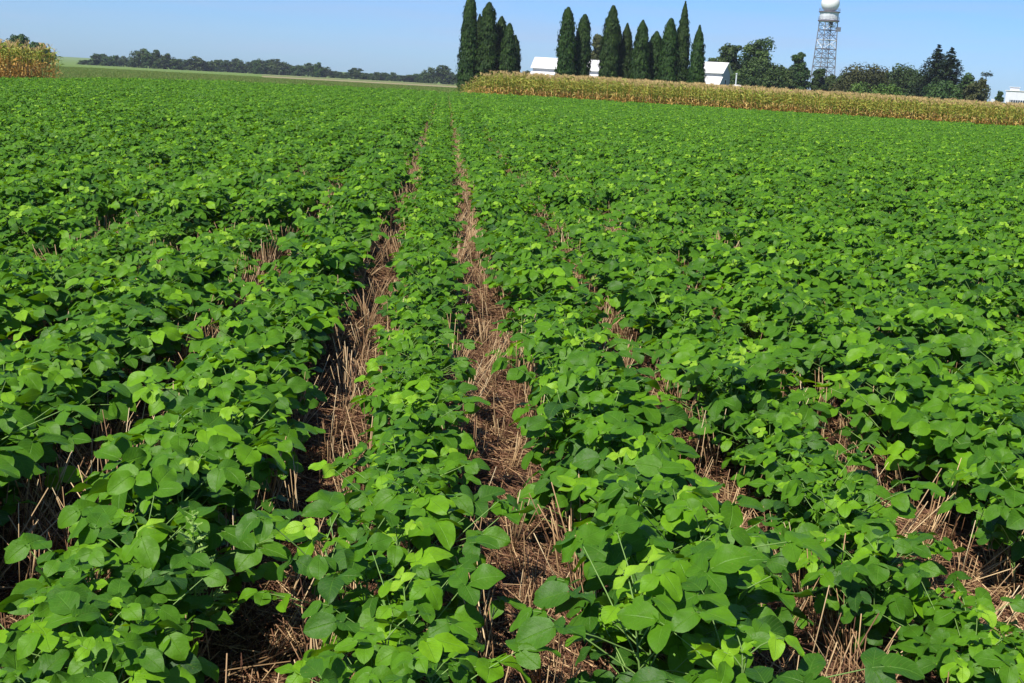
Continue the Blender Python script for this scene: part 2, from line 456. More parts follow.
tufts = [tuft(300 + i) for i in range(10)]; litters = [litter(400 + i) for i in range(8)]
sr = random.Random(5)
tp, lp = [], []
for k in range(-30, 31):
    xs = X0 + SP * (k + .5)
    y = max(.8, abs(xs) * .9 - 12)
    ymax = 104 if abs(xs) < 7 else 45
    while y < ymax:
        step = .14 if y < 40 else .28
        y += step * sr.uniform(.7, 1.3)
        a = math.atan2(xs, y)
        if not in_reach(xs, y) or y > edge_dist(a) - 1: continue
        lp.append((xs + sr.gauss(0, .05), y, 0, 0, 0, sr.gauss(0, .35), sr.uniform(.85, 1.25), sr.randrange(8)))
        if y < 30: lp.append((xs + sr.choice((-1, 1)) * sr.uniform(.12, .25), y, 0, 0, 0, sr.gauss(0, .5), sr.uniform(.9, 1.2), sr.randrange(8)))
    for off in (-.155, .03, .20):
        y = max(.8, abs(xs) * .9 - 12)
        dens = 1.0 if abs(off) > .1 else .6
        while y < ymax:
            y += sr.uniform(.04, .10) * (1 if y < 30 else 2)
            a = math.atan2(xs, y)
            if not in_reach(xs, y) or y > edge_dist(a) - 1: continue
            nn = noise.noise(Vector((xs * 2, y * 1.1, off * 9))) 
            if sr.random() > dens * (.55 + .9 * nn): continue
            tp.append((xs + off + sr.gauss(0, .018), y, 0, sr.gauss(0, .12), sr.gauss(0, .12), sr.uniform(0, 6.28), sr.uniform(.75, 1.35), sr.randrange(10)))
scatter('wheat_stubble', tp, tufts, 'cut tan wheat stubble standing between the bean rows', 'stubble')
scatter('straw_litter', lp, litters, 'reddish tan straw lying on the soil between the bean rows', 'straw')

# a feathery weed among the beans near the lower left corner
def weed(px, py, label, hgt, seed):
    r = random.Random(seed)
    d = ray(px, py); t = -CAMZ / d.z; p = Vector((d.x * t, d.y * t, 0))
    root = empty('weed', p)
    st, lf = MB(), MB()
    st.tube([(0, 0, 0), (.01, 0, hgt * .5), (.0, .01, hgt)], [.004, .003, .0015], 5, 0, .6)
    for i in range(40):
        z = hgt * (.25 + .75 * i / 39); az = i * 2.4; L = .12 * (1.15 - i / 39)
        dd = Vector((math.cos(az), math.sin(az), .55)).normalized()
        st.tube([(0, 0, z), (dd * L + Vector((0, 0, z)))[:]], [.0012, .0007], 3, 0, .8, False)
        for q in range(6):
            bp = dd * L * (.25 + .12 * q) + Vector((0, 0, z))
            for sg in (-1, 1):
                side = Vector((-dd.y, dd.x, .2)) * sg * L * .28 * (1.2 - q / 8)
                w = dd * .006; i0 = len(lf.v)
                lf.v += [(bp - w)[:], (bp + w)[:], (bp + side + dd * L * .12)[:]]
                lf.quad([i0, i0 + 1, i0 + 2], 0, r.random())
    st.build('stem', M['weed'], root); lf.build('foliage', M['weed'], root)
    tag(root, label, 'weed'); return root
weed(192, 672, 'pale green feathery weed rising through the beans near the lower left corner', .47, 1)

# ------------------------------------------------------------------ corn
def corn(seed, dry):
    r = random.Random(seed); b = MB()
    Hs = r.uniform(1.72, 1.92)
    b.tube([(0, 0, 0), (r.uniform(-.02, .02), 0, Hs * .5), (r.uniform(-.04, .04), r.uniform(-.04, .04), Hs)], [.014, .012, .006], 5, 1, .3)
    n = 12; a0 = r.uniform(0, 6.28)
    for i in range(n):
        t = .10 + .84 * i / (n - 1); az = a0 + math.pi * i + r.gauss(0, .35)
        isdry = t < dry + r.gauss(0, .09)
        L = r.uniform(.5, .8) * (1 if t < .8 else .75); wd = r.uniform(.03, .045) * (.8 if isdry else 1)
        out, side = Vector((math.cos(az), math.sin(az), 0)), Vector((-math.sin(az), math.cos(az), 0))
        el = R(r.uniform(50, 70)); cur = R(r.uniform(16, 26)) * (1.9 if isdry else 1)
        p = Vector((0, 0, Hs * t)); i0 = len(b.v); tw = r.gauss(0, .25)
        for q in range(6):
            w = wd * (.5 + 1.6 * q / 5 if q < 2 else 1.05 - .95 * (q - 2) / 3)
            sd = side * math.cos(tw * q) + Vector((0, 0, 1)) * math.sin(tw * q)
            b.v += [(p - sd * w + Vector((0, 0, .012)))[:], p[:], (p + sd * w + Vector((0, 0, .012)))[:]]
            p = p + (out * math.cos(el) + Vector((0, 0, 1)) * math.sin(el)) * L / 5
            el -= cur
            el = max(el, R(-86))
        tt = min(1, max(0, r.gauss(.5, .28)))
        for q in range(5):
            for j in range(2):
                k = i0 + q * 3 + j; b.quad([k, k + 1, k + 4, k + 3], 0 if not isdry else 1, tt)
    if r.random() < .8:                                    # ear in its husk
        az = r.uniform(0, 6.28); z = Hs * .48
        e = Vector((math.cos(az) * .35, math.sin(az) * .35, .9)).normalized()
        p = Vector((0, 0, z)); b.tube([p[:], (p + e * .08)[:], (p + e * .17)[:], (p + e * .25)[:]], [.012, .030, .026, .008], 6, 1, .9)
    top = Vector((0, 0, Hs))
    for q in range(8):
        az = r.uniform(0, 6.28); e = Vector((math.cos(az) * .42, math.sin(az) * .42, 1)) if q else Vector((0, 0, 1))
        b.tube([top[:], (top + e * .13)[:], (top + e * .24 + Vector((math.cos(az), math.sin(az), -.5)) * .03)[:]], [.006, .010, .005], 3, 2, r.random(), False)
    return b.build('corn_plant', [M['corngreen'], M['corndry'], M['tassel']], link=False)
corn_mid = [corn(500 + i, .37) for i in range(9)]
corn_left = [corn(550 + i, .66) for i in range(6)]
cr = random.Random(21)
def block(P, U, Vv, length, rows, spacing, scale_fn):
    out = []
    for rr in range(rows):
        u = cr.uniform(0, spacing)
        while u < length:
            u += spacing * cr.uniform(.75, 1.25)
            q = P + U * u + Vv * (rr * .76) + Vector((cr.gauss(0, .04), cr.gauss(0, .04), 0))
            out.append((rr, u, q, scale_fn(u, rr) * cr.uniform(.87, 1.08)))
    return out
xa, ya = at(456, horizon(456), 97.5); xb, yb = at(1120, horizon(1120), 83)
Pm = Vector((xa, ya, 0)); Um = (Vector((xb, yb, 0)) - Pm); Lm = Um.length; Um.normalize(); Vm = Vector((-Um.y, Um.x, 0))
mid_pl = block(Pm, Um, Vm, Lm, 22, .17, lambda u, rr: min(1.08, .42 + .27 * u) * (1 - .27 * min(1, u / 68)) * (1 + .05 * noise.noise(Vector((u * .15, rr * .3, 2)))))
xa, ya = at(57.5, horizon(57), 68); xb, yb = at(-60, horizon(-60), 58)
Pl = Vector((xa, ya, 0)); Ul = (Vector((xb, yb, 0)) - Pl); Ll = Ul.length; Ul.normalize(); Vl = Vector((Ul.y, -Ul.x, 0))
if Vl.y < 0: Vl = -Vl
left_pl = block(Pl, Ul, Vl, Ll, 18, .17, lambda u, rr: min(1.04, .80 + .22 * u) * (1 + .05 * noise.noise(Vector((u * .3, rr * .3, 7)))))
def vis(q): z = project(q + Vector((0, 0, 1))); return -6 < z[0] < W + 6
def corn_things(plist, protos, cnt, label, group):
    cand = [p for p in plist if vis(p[2])]; cand.sort(key=lambda p: (p[0], p[2].length))
    chosen = cand[:cnt]; ids = set(id(p) for p in chosen); done = set()
    for rr, u, q, s in chosen:
        i = cr.randrange(len(protos)); o_ = protos[i]
        if i in done: o_ = o_.copy()
        done.add(i); COL.objects.link(o_)
        o_.location = q; o_.rotation_euler = (cr.gauss(0, .04), cr.gauss(0, .04), cr.uniform(0, 6.28)); o_.scale = (s,) * 3
        tag(o_, label, 'corn plant', group)
    return [(p[2].x, p[2].y, 0, cr.gauss(0, .04), cr.gauss(0, .04), cr.uniform(0, 6.28), p[3], cr.randrange(len(protos))) for p in plist if id(p) not in ids]
r1 = corn_things(left_pl, corn_left, 50, 'ripening corn plant at the front of the small corn block on the far left', 'corn plants fronting the left block')
r2 = corn_things(mid_pl, corn_mid, 250, 'ripening corn plant in the front ranks of the long cornfield before the evergreens', 'corn plants fronting the long cornfield')
def free(ps):
    out = []
    for p in ps:
        c = p.copy(); out.append(c)
    return out
scatter('corn_block', r1, free(corn_left), 'golden corn standing behind the front plants of the left block', 'corn crop')
scatter('cornfield', r2, free(corn_mid), 'tasselled corn standing behind the front ranks of the long field', 'corn crop')

# ------------------------------------------------------------------ rough grass beyond the beans
def grass_tuft(seed):
    r = random.Random(seed); b = MB()
    for _ in range(26):
        a = r.uniform(0, 6.28); p = Vector((r.gauss(0, .25), r.gauss(0, .25), -.02)); h = r.uniform(.06, .2)
        s_ = Vector((math.cos(a), math.sin(a), 0)) * .02; l = Vector((r.gauss(0, .1), r.gauss(0, .1), 0)); i0 = len(b.v)
        b.v += [(p - s_)[:], (p + s_)[:], (p + l + Vector((0, 0, h)))[:]]; b.quad([i0, i0 + 1, i0 + 2], 0, r.random())
    return b.build('grass_source', M['grass'], link=False)
M['grass'] = tinted('meadow_grass', [(0, (.09, .16, .025)), (.6, (.15, .22, .045)), (1, (.27, .25, .09))], .7, .3, .2, None, .03, .4)
gt = [grass_tuft(600 + i) for i in range(5)]
gp = []; gr = random.Random(3)
while len(gp) < 9000:
    a = gr.uniform(azim(20), azim(470)); D = 52 + 190 * gr.random() ** 1.0
    if D < edge_dist(a) + .3: continue
    x, y = math.sin(a) * D, math.cos(a) * D
    if azim(262) < a and D > 213: continue
    q = Vector((x, y, 0)); 
    if (q - Pl).dot(Ul) > -.3 and (q - Pl).dot(Vl) > -.5: continue
    gp.append((x, y, gz(x, y), 0, 0, gr.uniform(0, 6.28), gr.uniform(.7, 1.3), gr.randrange(5)))
scatter('meadow_grass', gp, gt, 'rough green grass beyond the far edge of the beans', 'grass')

# ------------------------------------------------------------------ trees
def leaf_card(b, p, nrm, sz, t, r):
    a = nrm.orthogonal().normalized(); c = nrm.cross(a); th = r.uniform(0, 6.28)
    u = a * math.cos(th) + c * math.sin(th); v = nrm.cross(u)
    w = sz * r.uniform(.5, .8); i0 = len(b.v)
    b.v += [(p - u * sz * .5)[:], (p + v * w * .5 + nrm * sz * .12)[:], (p + u * sz * .5)[:], (p - v * w * .5 + nrm * sz * .12)[:]]
    b.quad([i0, i0 + 1, i0 + 2, i0 + 3], 0, t)
def rv(r):
    while True:
        v = Vector((r.uniform(-1, 1), r.uniform(-1, 1), r.uniform(-1, 1)))
        if .05 < v.length < 1: return v
def broad_meshes(seed, h, w, nleaf, leaf, base=.2, spread=1.0, nl=14, squat=1.0, cone=0):
    """trunk with limbs, crown of leaf clumps in uneven lobes"""
    r = random.Random(seed); tr, cw = MB(), MB()
    tr.tube([(0, 0, -.3), (r.gauss(0, .02) * h, r.gauss(0, .02) * h, h * .3), (r.gauss(0, .04) * h, r.gauss(0, .04) * h, h * .7)], [h * .03, h * .022, h * .008], 7)
    lobes = []
    for i in range(nl):
        a = i * 2.4 + r.uniform(-.5, .5); f = (i + .5) / nl
        z = h * (base + .08 + (1 - base - .20) * f * r.uniform(.9, 1.08))
        prof = math.sin(math.pi * min(1, .32 + .62 * f)) ** .7
        rad = w * .5 * prof * r.uniform(.35, .78) * spread * (1 - cone * f)
        c = Vector((math.cos(a) * rad, math.sin(a) * rad, min(z, h * .90)))
        s_ = w * r.uniform(.15, .29) * (1 - .4 * cone * f)
        s_ = min(s_, (h - c.z) / .85 if c.z > h * .6 else s_)
        lobes.append((c, s_))
        z0 = h * (.18 + .45 * f) * .8
        tr.tube([(0, 0, z0), (c.x * .5, c.y * .5, (z0 + c.z) * .5 + .03 * h), (c.x, c.y, c.z)], [h * .011, h * .007, h * .003], 5)
    lobes.append((Vector((0, 0, h * .55)), w * .3)); lobes.append((Vector((0, 0, h * .3)), w * .3))
    tot = sum(l[1] ** 2 for l in lobes)
    for c, s_ in lobes:
        lt = r.gauss(.45, .16)
        sub = [(c + rv(r) * s_ * .75, s_ * r.uniform(.3, .5)) for _ in range(12)]
        for _ in range(int(nleaf * s_ * s_ / tot)):
            q, qs = r.choice(sub); v = rv(r); v = v.normalized() * (v.length ** .5)
            p = q + Vector((v.x, v.y, v.z * .8 * squat)) * qs * 1.25
            nrm = (v.normalized() + rv(r) * .7 + Vector((0, 0, .35))).normalized()
            leaf_card(cw, p, nrm, leaf * r.uniform(.6, 1.3), min(1, max(0, lt + r.gauss(0, .16))), r)
    return tr, cw
def plant_tree(name, meshes, mt, loc, label, cat='tree', group=None, rz=0):
    root = empty(name, loc, rz)
    meshes[0].build('trunk', M['bark'], root, True); meshes[1].build('crown', M[mt], root)
    tag(root, label, cat, group); return root
KT = [0, .15, .5, .8, .93, 1.0]
KB = [.95, 1, .94, .72, .50, .14]
KP = [.96, 1, .76, .42, .20, .03]
def interp(xs, ys, t):
    for i in range(len(xs) - 1):
        if t <= xs[i + 1]: return ys[i] + (ys[i + 1] - ys[i]) * (t - xs[i]) / (xs[i + 1] - xs[i])
    return ys[-1]
def arbor_meshes(seed, h, w, taper, n):
    """columnar evergreen: upright sprays on a slender column"""
    r = random.Random(seed); tr, cw = MB(), MB()
    tr.tube([(0, 0, -.2), (0, 0, h * .5), (0, 0, h * .93)], [.13, .09, .02], 6)
    lean = Vector((r.gauss(0, .008), r.gauss(0, .008), 0)) * h
    knots = [r.uniform(-.10, .10) for _ in range(40)]
    ph = [r.uniform(0, 6.28) for _ in range(4)]; kb = min(1, max(0, (taper - 1.5) / 1.4))
    for i in range(n):
        t = r.random() ** 1.05; a = r.uniform(0, 6.28)
        prof = interp(KT, KB, t) * kb + interp(KT, KP, t) * (1 - kb)
        bump = 1 + .08 * math.sin(a * 2 + ph[0] + t * 13) + .07 * math.sin(a * 3 + ph[1] - t * 29) + knots[int(t * 39)] * .9 + .05 * math.sin(t * 70 + a * 5 + ph[2])
        rad = w * .5 * prof * bump; f = 1 - .75 * r.random() ** 1.5
        if r.random() < .15: f *= r.uniform(1.05, 1.3)
        p = Vector((math.cos(a) * rad * f, math.sin(a) * rad * f, h * t)) + lean * t * t
        nrm = Vector((math.cos(a), math.sin(a), r.uniform(.05, .5))) + rv(r) * .55; nrm.normalize()
        sz = r.uniform(.26, .5) * (1 if t < .9 else .7)
        upv = (Vector((0, 0, 1)) + rv(r) * .35); u = (upv - nrm * upv.dot(nrm)).normalized(); v = nrm.cross(u)
        i0 = len(cw.v); wd = sz * r.uniform(.3, .5)
        cw.v += [(p - u * sz * .5)[:], (p + v * wd * .6 - u * sz * .05)[:], (p + u * sz * .6 + nrm * sz * .1)[:], (p - v * wd * .6 - u * sz * .05)[:]]
        cw.quad([i0, i0 + 1, i0 + 2, i0 + 3], 0, min(1, max(0, .45 + .25 * math.sin(a * 2 + t * 17 + ph[3]) * r.random() + r.gauss(0, .17))))
    return tr, cw
def spruce_meshes(seed, h, w, n):
    r = random.Random(seed); tr, cw = MB(), MB()
    tr.tube([(0, 0, -.3), (0, 0, h * .5), (0, 0, h * .98)], [h * .02, h * .013, .02], 6)
    nb = 17
    for k in range(nb):
        t = .12 + .86 * k / (nb - 1)
        R_ = w * .5 * (1 - t) ** .85 * 1.05 + .12
        for q in range(7):
            a = q * .9 + k * .55 + r.uniform(-.2, .2); L = R_ * r.uniform(.6, 1.15)
            o_ = Vector((math.cos(a), math.sin(a), 0)); z = h * t + r.uniform(-.2, .2)
            tr.tube([(0, 0, z), (o_ * L + Vector((0, 0, z - L * .12)))[:]], [.03, .01], 3, 0, .5, False)
            lt = r.gauss(.45, .15)
            for _ in range(max(5, int(n * L / (w * nb * 1.9)))):
                f = r.random() ** .75; p = o_ * L * f + Vector((0, 0, z - L * .12 * f)) + rv(r) * (.14 + .13 * L)
                leaf_card(cw, p, (Vector((0, 0, 1)) + rv(r) * .7).normalized(), r.uniform(.25, .5), min(1, max(0, lt + r.gauss(0, .15))), r)
    return tr, cw

# columnar evergreens (px at mid height, tip y, width px, distance, profile power, label)
EV = [
 (469, -9, 19, 148, 2.2, 'tallest columnar evergreen, at the left end of the tight clump left of the white shed'),
 (478.5, 15, 15, 152, 2.0, 'slim evergreen showing its tip between the two tall spires of the left clump'),
 (487.5, 3, 20, 148, 3.0, 'second tallest evergreen, blunt topped, in the middle of the left clump'),
 (500, 17, 17, 150, 2.6, 'shorter evergreen right of the blunt tall one in the left clump'),
 (508, 24, 17, 148, 2.6, 'lower evergreen second from the right end of the left clump'),
 (514, 36, 13, 151, 3.0, 'shortest evergreen, at the right end of the left clump'),
 (567, 8, 19, 148, 4.2, 'tall blunt topped evergreen at the left end of the long clump, beside the shed'),
 (582, 15, 18, 150, 3.2, 'blunt topped evergreen left of the gap where the shed shows again'),
 (610, 6, 19, 148, 2.8, 'tall evergreen just right of the gap where the shed shows'),
 (617, 25, 12, 153, 2.4, 'thin evergreen tip just right of the tall one beside the gap'),
 (626, 24, 18, 150, 2.0, 'pointed lower evergreen left of centre in the long clump'),
 (641, 21, 20, 148, 2.4, 'broad mid height evergreen in the centre of the long clump'),
 (655, 32, 19, 150, 3.0, 'lowest round topped evergreen in the long clump'),
 (669, 19, 19, 148, 2.8, 'tall round topped evergreen left of the needle pointed one'),
 (682, 2, 19, 149, 1.5, 'needle pointed evergreen, the sharpest and tallest of the long clump'),
 (697.5, 26, 18, 147, 1.8, 'cone shaped evergreen standing alone at the right end, beside the white barn'),
]
for i, (px, ty, wp, D, tp_, lab) in enumerate(EV):
    x, y = at(px, (ty + horizon(px)) / 2, D); g = gz(x, y)
    h = zat(px, ty, D) - g; w = wp / F * D * 1.05
    plant_tree('evergreen_tree', arbor_meshes(700 + i, h, w * .97, tp_, int(1000 * h)), 'arbor', (x, y, g), lab, 'evergreen tree', 'columnar evergreens by the farmstead')

# broad and needle trees of the farmstead
BT = [  # px, top y, width px, D, material, leaf size, label, shape overrides
 (597, 32, 20, 224, 'decidbrown', .5, 'dull brown green tree filling the gap between evergreens above the white shed', {}),
 (709, 55, 15, 225, 'decid', .5, 'small dark tree showing over the roof of the white barn', {}),
 (727, 39, 27, 222, 'decid', .45, 'tall ragged dark tree right behind the white barn', dict(base=.1)),
 (755, 37, 42, 215, 'decid', .45, 'largest broad dark tree, right of the barn, with an open leaning top', dict(base=.1, spread=1.15)),
 (769, 62, 32, 205, 'decid', .45, 'lower dark tree in front of the largest broad tree', dict(base=.02)),
 (797, 46, 32, 232, 'decid', .45, 'ragged upright dark tree immediately left of the radar tower', dict(base=.0, spread=.75, cone=.6)),
 (817, 66, 15, 236, 'decid', .45, 'small dark tree seen through the legs of the radar tower', {}),
 (843, 71, 24, 232, 'decid', .45, 'dark tree crown touching the right leg of the radar tower', dict(base=.02)),
 (862, 64, 54, 225, 'decidbrown', .45, 'broad rounded olive tree right of the radar tower', dict(base=.02, spread=1.1)),
 (899, 64, 50, 228, 'decid', .45, 'broad rounded dark tree left of the two spruces', dict(base=.02, spread=1.1)),
 (942, 80, 36, 205, 'decid', .42, 'low dark tree in front of the two spruces', dict(base=.0)),
 (964, 71, 18, 215, 'decid', .42, 'small grey green tree just right of the spruces', dict(base=.02)),
 (975, 79, 24, 205, 'decidbrown', .42, 'low brownish tree right of the small grey green one', dict(base=.0)),
 (527, 70, 9, 300, 'decid', .6, 'tiny dark tree beyond the left end of the white shed', {}),
 (17, 35, 27, 240, 'decid', .5, 'round dark tree rising over the left corn block', dict(base=.1)),
 (38, 43, 22, 250, 'decid', .5, 'lower dark tree over the right end of the left corn block', {}),
 (828, 74, 28, 240, 'decid', .45, 'dark tree just behind the right leg of the radar tower', dict(base=.0)),
 (881, 67, 38, 236, 'decid', .45, 'dark tree between the olive tree and the rounded dark tree', dict(base=.0)),
 (917, 73, 30, 222, 'decid', .45, 'lower dark tree touching the left spruce', dict(base=.0)),
 (783, 66, 28, 226, 'decid', .45, 'bushy dark tree left of the ragged upright one', dict(base=.0)),
 (740, 60, 30, 228, 'decid', .45, 'dark tree filling the space behind the slim white post', dict(base=.0)),
 (999, 90, 8, 225, 'decid', .4, 'small dark bush left of the white house', {}),
]
for i, (px, ty, wp, D, mt, lf, lab, kw) in enumerate(BT):
    x, y = at(px, horizon(px) - 8, D); g = gz(x, y)
    h = zat(px, ty, D) - g; w = wp / F * D
    plant_tree('broadleaf_tree', broad_meshes(800 + i, h, w * 1.08, int(min(9000, 170 * w * h) + 1500), lf, **kw), mt, (x, y, g), lab, 'tree', 'trees round the farmstead')
for i, (px, ty, wp, D, lab) in enumerate([(860, 81, 30, 196, 'light green rounded shrub below the olive tree, the left one of a pair'), (887, 82, 32, 192, 'light green rounded shrub below the dark tree, the right one of a pair')]):
    x, y = at(px, horizon(px), D); g = gz(x, y); h = zat(px, ty, D) - g
    plant_tree('shrub', broad_meshes(850 + i, h, wp / F * D, 2600, .38, base=0.0), 'shrub', (x, y, g), lab, 'shrub', 'light green shrubs')
for i, (px, ty, wp, D, lab) in enumerate([(934.5, 45, 32, 218, 'tall open spruce, the left one of the two'), (948, 47, 30, 216, 'denser pointed spruce, the right one of the two')]):
    x, y = at(px, horizon(px) - 20, D); g = gz(x, y); h = zat(px, ty, D) - g
    plant_tree('spruce_tree', spruce_meshes(870 + i, h, wp / F * D * 1.9, 16000), 'spruce', (x, y, g), lab, 'spruce tree', 'two spruces')
# flat topped thin tree
x, y = at(984, 100, 212); g = gz(x, y); h = zat(984, 72, 212) - g
r = random.Random(42); tr, cw = MB(), MB()
tr.tube([(0, 0, -.3), (.1, 0, h * .5), (-.2, 0, h * .96)], [.16, .12, .05], 6)
for k in range(5): tr.tube([(-.2, 0, h * .9), (-.2 + math.cos(k * 1.3) * .8, math.sin(k * 1.3) * .8, h * .965)], [.04, .015], 4)
for _ in range(210):
    a = r.uniform(0, 6.28); q = r.random() ** .5
    leaf_card(cw, Vector((-.1 + math.cos(a) * q * .95, math.sin(a) * q * .9, h * .955 + r.gauss(0, .17))), (Vector((0, 0, 1)) + rv(r) * .6).normalized(), r.uniform(.2, .4), r.random(), r)
for _ in range(500):
    v = rv(r); leaf_card(cw, Vector((v.x * .9, v.y * .9, h * (.55 + .2 * v.z))), (v + rv(r)).normalized(), r.uniform(.2, .4), r.random(), r)
plant_tree('broadleaf_tree', (tr, cw), 'decidbrown', (x, y, g), 'thin tree with a flat umbrella top near the white house', 'tree', 'trees round the farmstead')

# hazy treeline far beyond the meadow
protos = [broad_meshes(900 + i, 10, [9, 7, 11, 8, 12, 7][i], 1500, 1.1, base=-.06, spread=1.05, nl=13) for i in range(6)]
tl_first = {}
def line_tree(px, ty, wp, D, label, group, kind=None):
    i = rl.randrange(6) if kind is None else kind
    x, y = at(px, horizon(px), D); g = gz(x, y); h = zat(px, ty, D) - g
    w = wp / F * D
    if i not in tl_first:
        root = empty('broadleaf_tree', (x, y, g))
        kids = [protos[i][0].build('trunk', M['bark'], root, True), protos[i][1].build('crown', M['decid'], root)]
        tl_first[i] = (root, kids)
    else: root = copy_thing(*tl_first[i])
    root.location = (x, y, g); root.rotation_euler = (0, 0, rl.uniform(0, 6.28))
    s = w / [9, 7, 11, 8, 12, 7][i]; root.scale = (s, s, h / 10); tag(root, label, 'tree', group)
rl = random.Random(77)
TOPS = [(84, 58), (95, 55), (112, 57), (130, 55), (178, 60), (186, 60), (200, 59), (215, 60), (235, 59), (252, 60), (270, 59), (285, 62), (305, 64), (325, 66), (345, 70), (365, 71), (385, 72), (400, 74), (418, 74)]
def top_at(px):
    for (p0, t0), (p1, t1) in zip(TOPS, TOPS[1:]):
        if px <= p1: return t0 + (t1 - t0) * max(0, px - p0) / (p1 - p0)
    return TOPS[-1][1]
px = 84
while px < 425:
    if not 134 < px < 180:
        line_tree(px, top_at(px) + rl.uniform(-2.8, 2.8), rl.uniform(11, 21), rl.uniform(640, 720), 'dark tree in the low hazy treeline between the big clumps, beyond the meadow', 'trees of the far treeline')
    px += rl.uniform(5.5, 9)
for px, ty, wp, lab in [(139, 47.5, 16, 'tallest tree of the left clump in the hazy treeline, upright crown'), (147, 49, 15, 'tree beside the tallest one in the left treeline clump'),
                        (155, 50, 16, 'second peak of the left clump in the hazy treeline'), (166, 53, 18, 'sloping shoulder tree right of the left treeline clump'), (175, 58, 16, 'low tree ending the left treeline clump'),
                        (257, 57.5, 9, 'small pointed tree standing above the low treeline, left one'), (318, 62.5, 11, 'small dark pointed tree standing above the middle of the treeline'),
                        (431, 67, 19, 'rounded tree at the left of the clump beside the evergreens'), (443, 65.5, 22, 'biggest rounded tree of the hazy clump left of the evergreens'), (453, 72, 16, 'low tree between the hazy clump and the evergreens'), (425, 72, 18, 'low tree where the treeline meets the rounded clump')]:
    line_tree(px, ty, wp, 600, lab, 'trees of the far treeline')
px = 462
while px < 1060:                                            # the same treeline runs on behind the farmstead
    if px < 560 or px > 985:
        line_tree(px, horizon(px) - rl.uniform(4, 7), rl.uniform(12, 18), rl.uniform(700, 760), 'far low tree in the faint treeline behind the farmstead', 'trees behind the farmstead')
    px += rl.uniform(8, 13)

# ------------------------------------------------------------------ buildings
def prism(b, P, mi=0):                                      # faces from explicit points
    i0 = len(b.v); b.v += P; b.quad(list(range(i0, i0 + len(P))), mi)
def gable_building(name, loc, rz, L, Wd, eave, ridge, label, cat, roofm, door=None, lean=None, wins=()):
    """long axis along local x, gables at the ends; +y away from the viewer"""
    root = empty(name, loc, rz)
    b = MB(); h2, w2 = L / 2, Wd / 2
    for sx in (-1, 1):
        P = [(sx * h2, -w2, -.3), (sx * h2, w2, -.3), (sx * h2, w2, eave), (sx * h2, 0, ridge), (sx * h2, -w2, eave)]
        prism(b, P if sx > 0 else P[::-1])
    prism(b, [(-h2, -w2, -.3), (h2, -w2, -.3), (h2, -w2, eave), (-h2, -w2, eave)]); prism(b, [(h2, w2, -.3), (-h2, w2, -.3), (-h2, w2, eave), (h2, w2, eave)])
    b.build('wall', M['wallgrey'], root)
    rf = MB(); ov = .35; sl = (ridge - eave) / w2; th = .10
    for sy in (-1, 1):
        e = (w2 + ov) * sy; ze = eave - ov * sl
        i0 = len(rf.v)
        for x in (-h2 - ov, h2 + ov):
            rf.v += [(x, 0, ridge + .04), (x, e, ze + .04), (x, e, ze + .04 + th), (x, 0, ridge + .04 + th)]
        for q in ((0, 1, 2, 3), (7, 6, 5, 4), (2, 1, 5, 6), (3, 2, 6, 7), (1, 0, 4, 5)): rf.quad([i0 + k for k in q])
    n = int(L / .6)
    for k in range(n + 1):                                  # standing seams
        x = -h2 - ov + .05 + (L + 2 * ov - .1) * k / n
        for sy in (-1, 1):
            e = (w2 + ov) * sy; rf.tube([(x, 0, ridge + .15), (x, e, eave - ov * sl + .15)], .025, 4)
    rf.build('roof', M[roofm], root)
    if door:
        dx, dw, dh = door
        d = MB(); d.box((h2 + .02, dx, dh / 2 - .1), (.05, dw, dh)); d.build('door', M['dark'], root)
        f = MB()
        for s_ in (-1, 1): f.box((h2 + .03, dx + s_ * (dw / 2 + .07), dh / 2 - .1), (.08, .13, dh))
        f.box((h2 + .03, dx, dh - .02), (.08, dw + .28, .14)); f.build('door_frame', M['white'], root)
    if lean:
        ld, lt, lb = lean                                    # a lean-to along the near side
        w_ = MB(); y0, y1 = -w2, -w2 - ld
        for sx in (-1, 1):
            P = [(sx * h2, y1, -.3), (sx * h2, y0 - .01, -.3), (sx * h2, y0 - .01, lt), (sx * h2, y1, lb)]; prism(w_, P if sx > 0 else P[::-1])
        prism(w_, [(-h2, y1, -.3), (h2, y1, -.3), (h2, y1, lb), (-h2, y1, lb)]); w_.build('lean_to_wall', M['white'], root)
        rf2 = MB(); i0 = 0; sl2 = (lt - lb) / ld
        for x in (-h2 - .25, h2 + .25):
            rf2.v += [(x, y0 - .02, lt + .05), (x, y1 - .3, lb - .3 * sl2 + .05), (x, y1 - .3, lb - .3 * sl2 + .13), (x, y0 - .02, lt + .13)]
        for q in ((0, 1, 2, 3), (7, 6, 5, 4), (2, 1, 5, 6), (3, 2, 6, 7), (1, 0, 4, 5)): rf2.quad(list(q))
        rf2.build('lean_to_roof', M[roofm], root)
    for (x, z, w_, h_) in wins:
        f = MB(); f.box((x, -w2 - .03, z), (w_, .06, h_)); fo = f.build('window', M['glass'], root)
        t = MB()
        for s_ in (-1, 1): t.box((x + s_ * (w_ / 2 + .05), -w2 - .05, z), (.1, .1, h_ + .2)); t.box((x, -w2 - .05, z + s_ * (h_ / 2 + .05)), (w_, .1, .1))
        t.build('frame', M['white'], fo)
    return tag(root, label, cat)
# long white shed seen left of and between the evergreens
D = 205; x, y = at(568, horizon(568), D + 3); g = gz(x, y)
rd = zat(548, 58, D) - g; ev = zat(548, 68, D) - g
gable_building('shed', (x, y, g), R(-14) - YAW * 0, 11.2, 6.6, ev, rd, 'long white shed with a white roof behind the evergreens', 'shed', 'roofw', lean=(2.4, ev - .75, ev - 1.6))
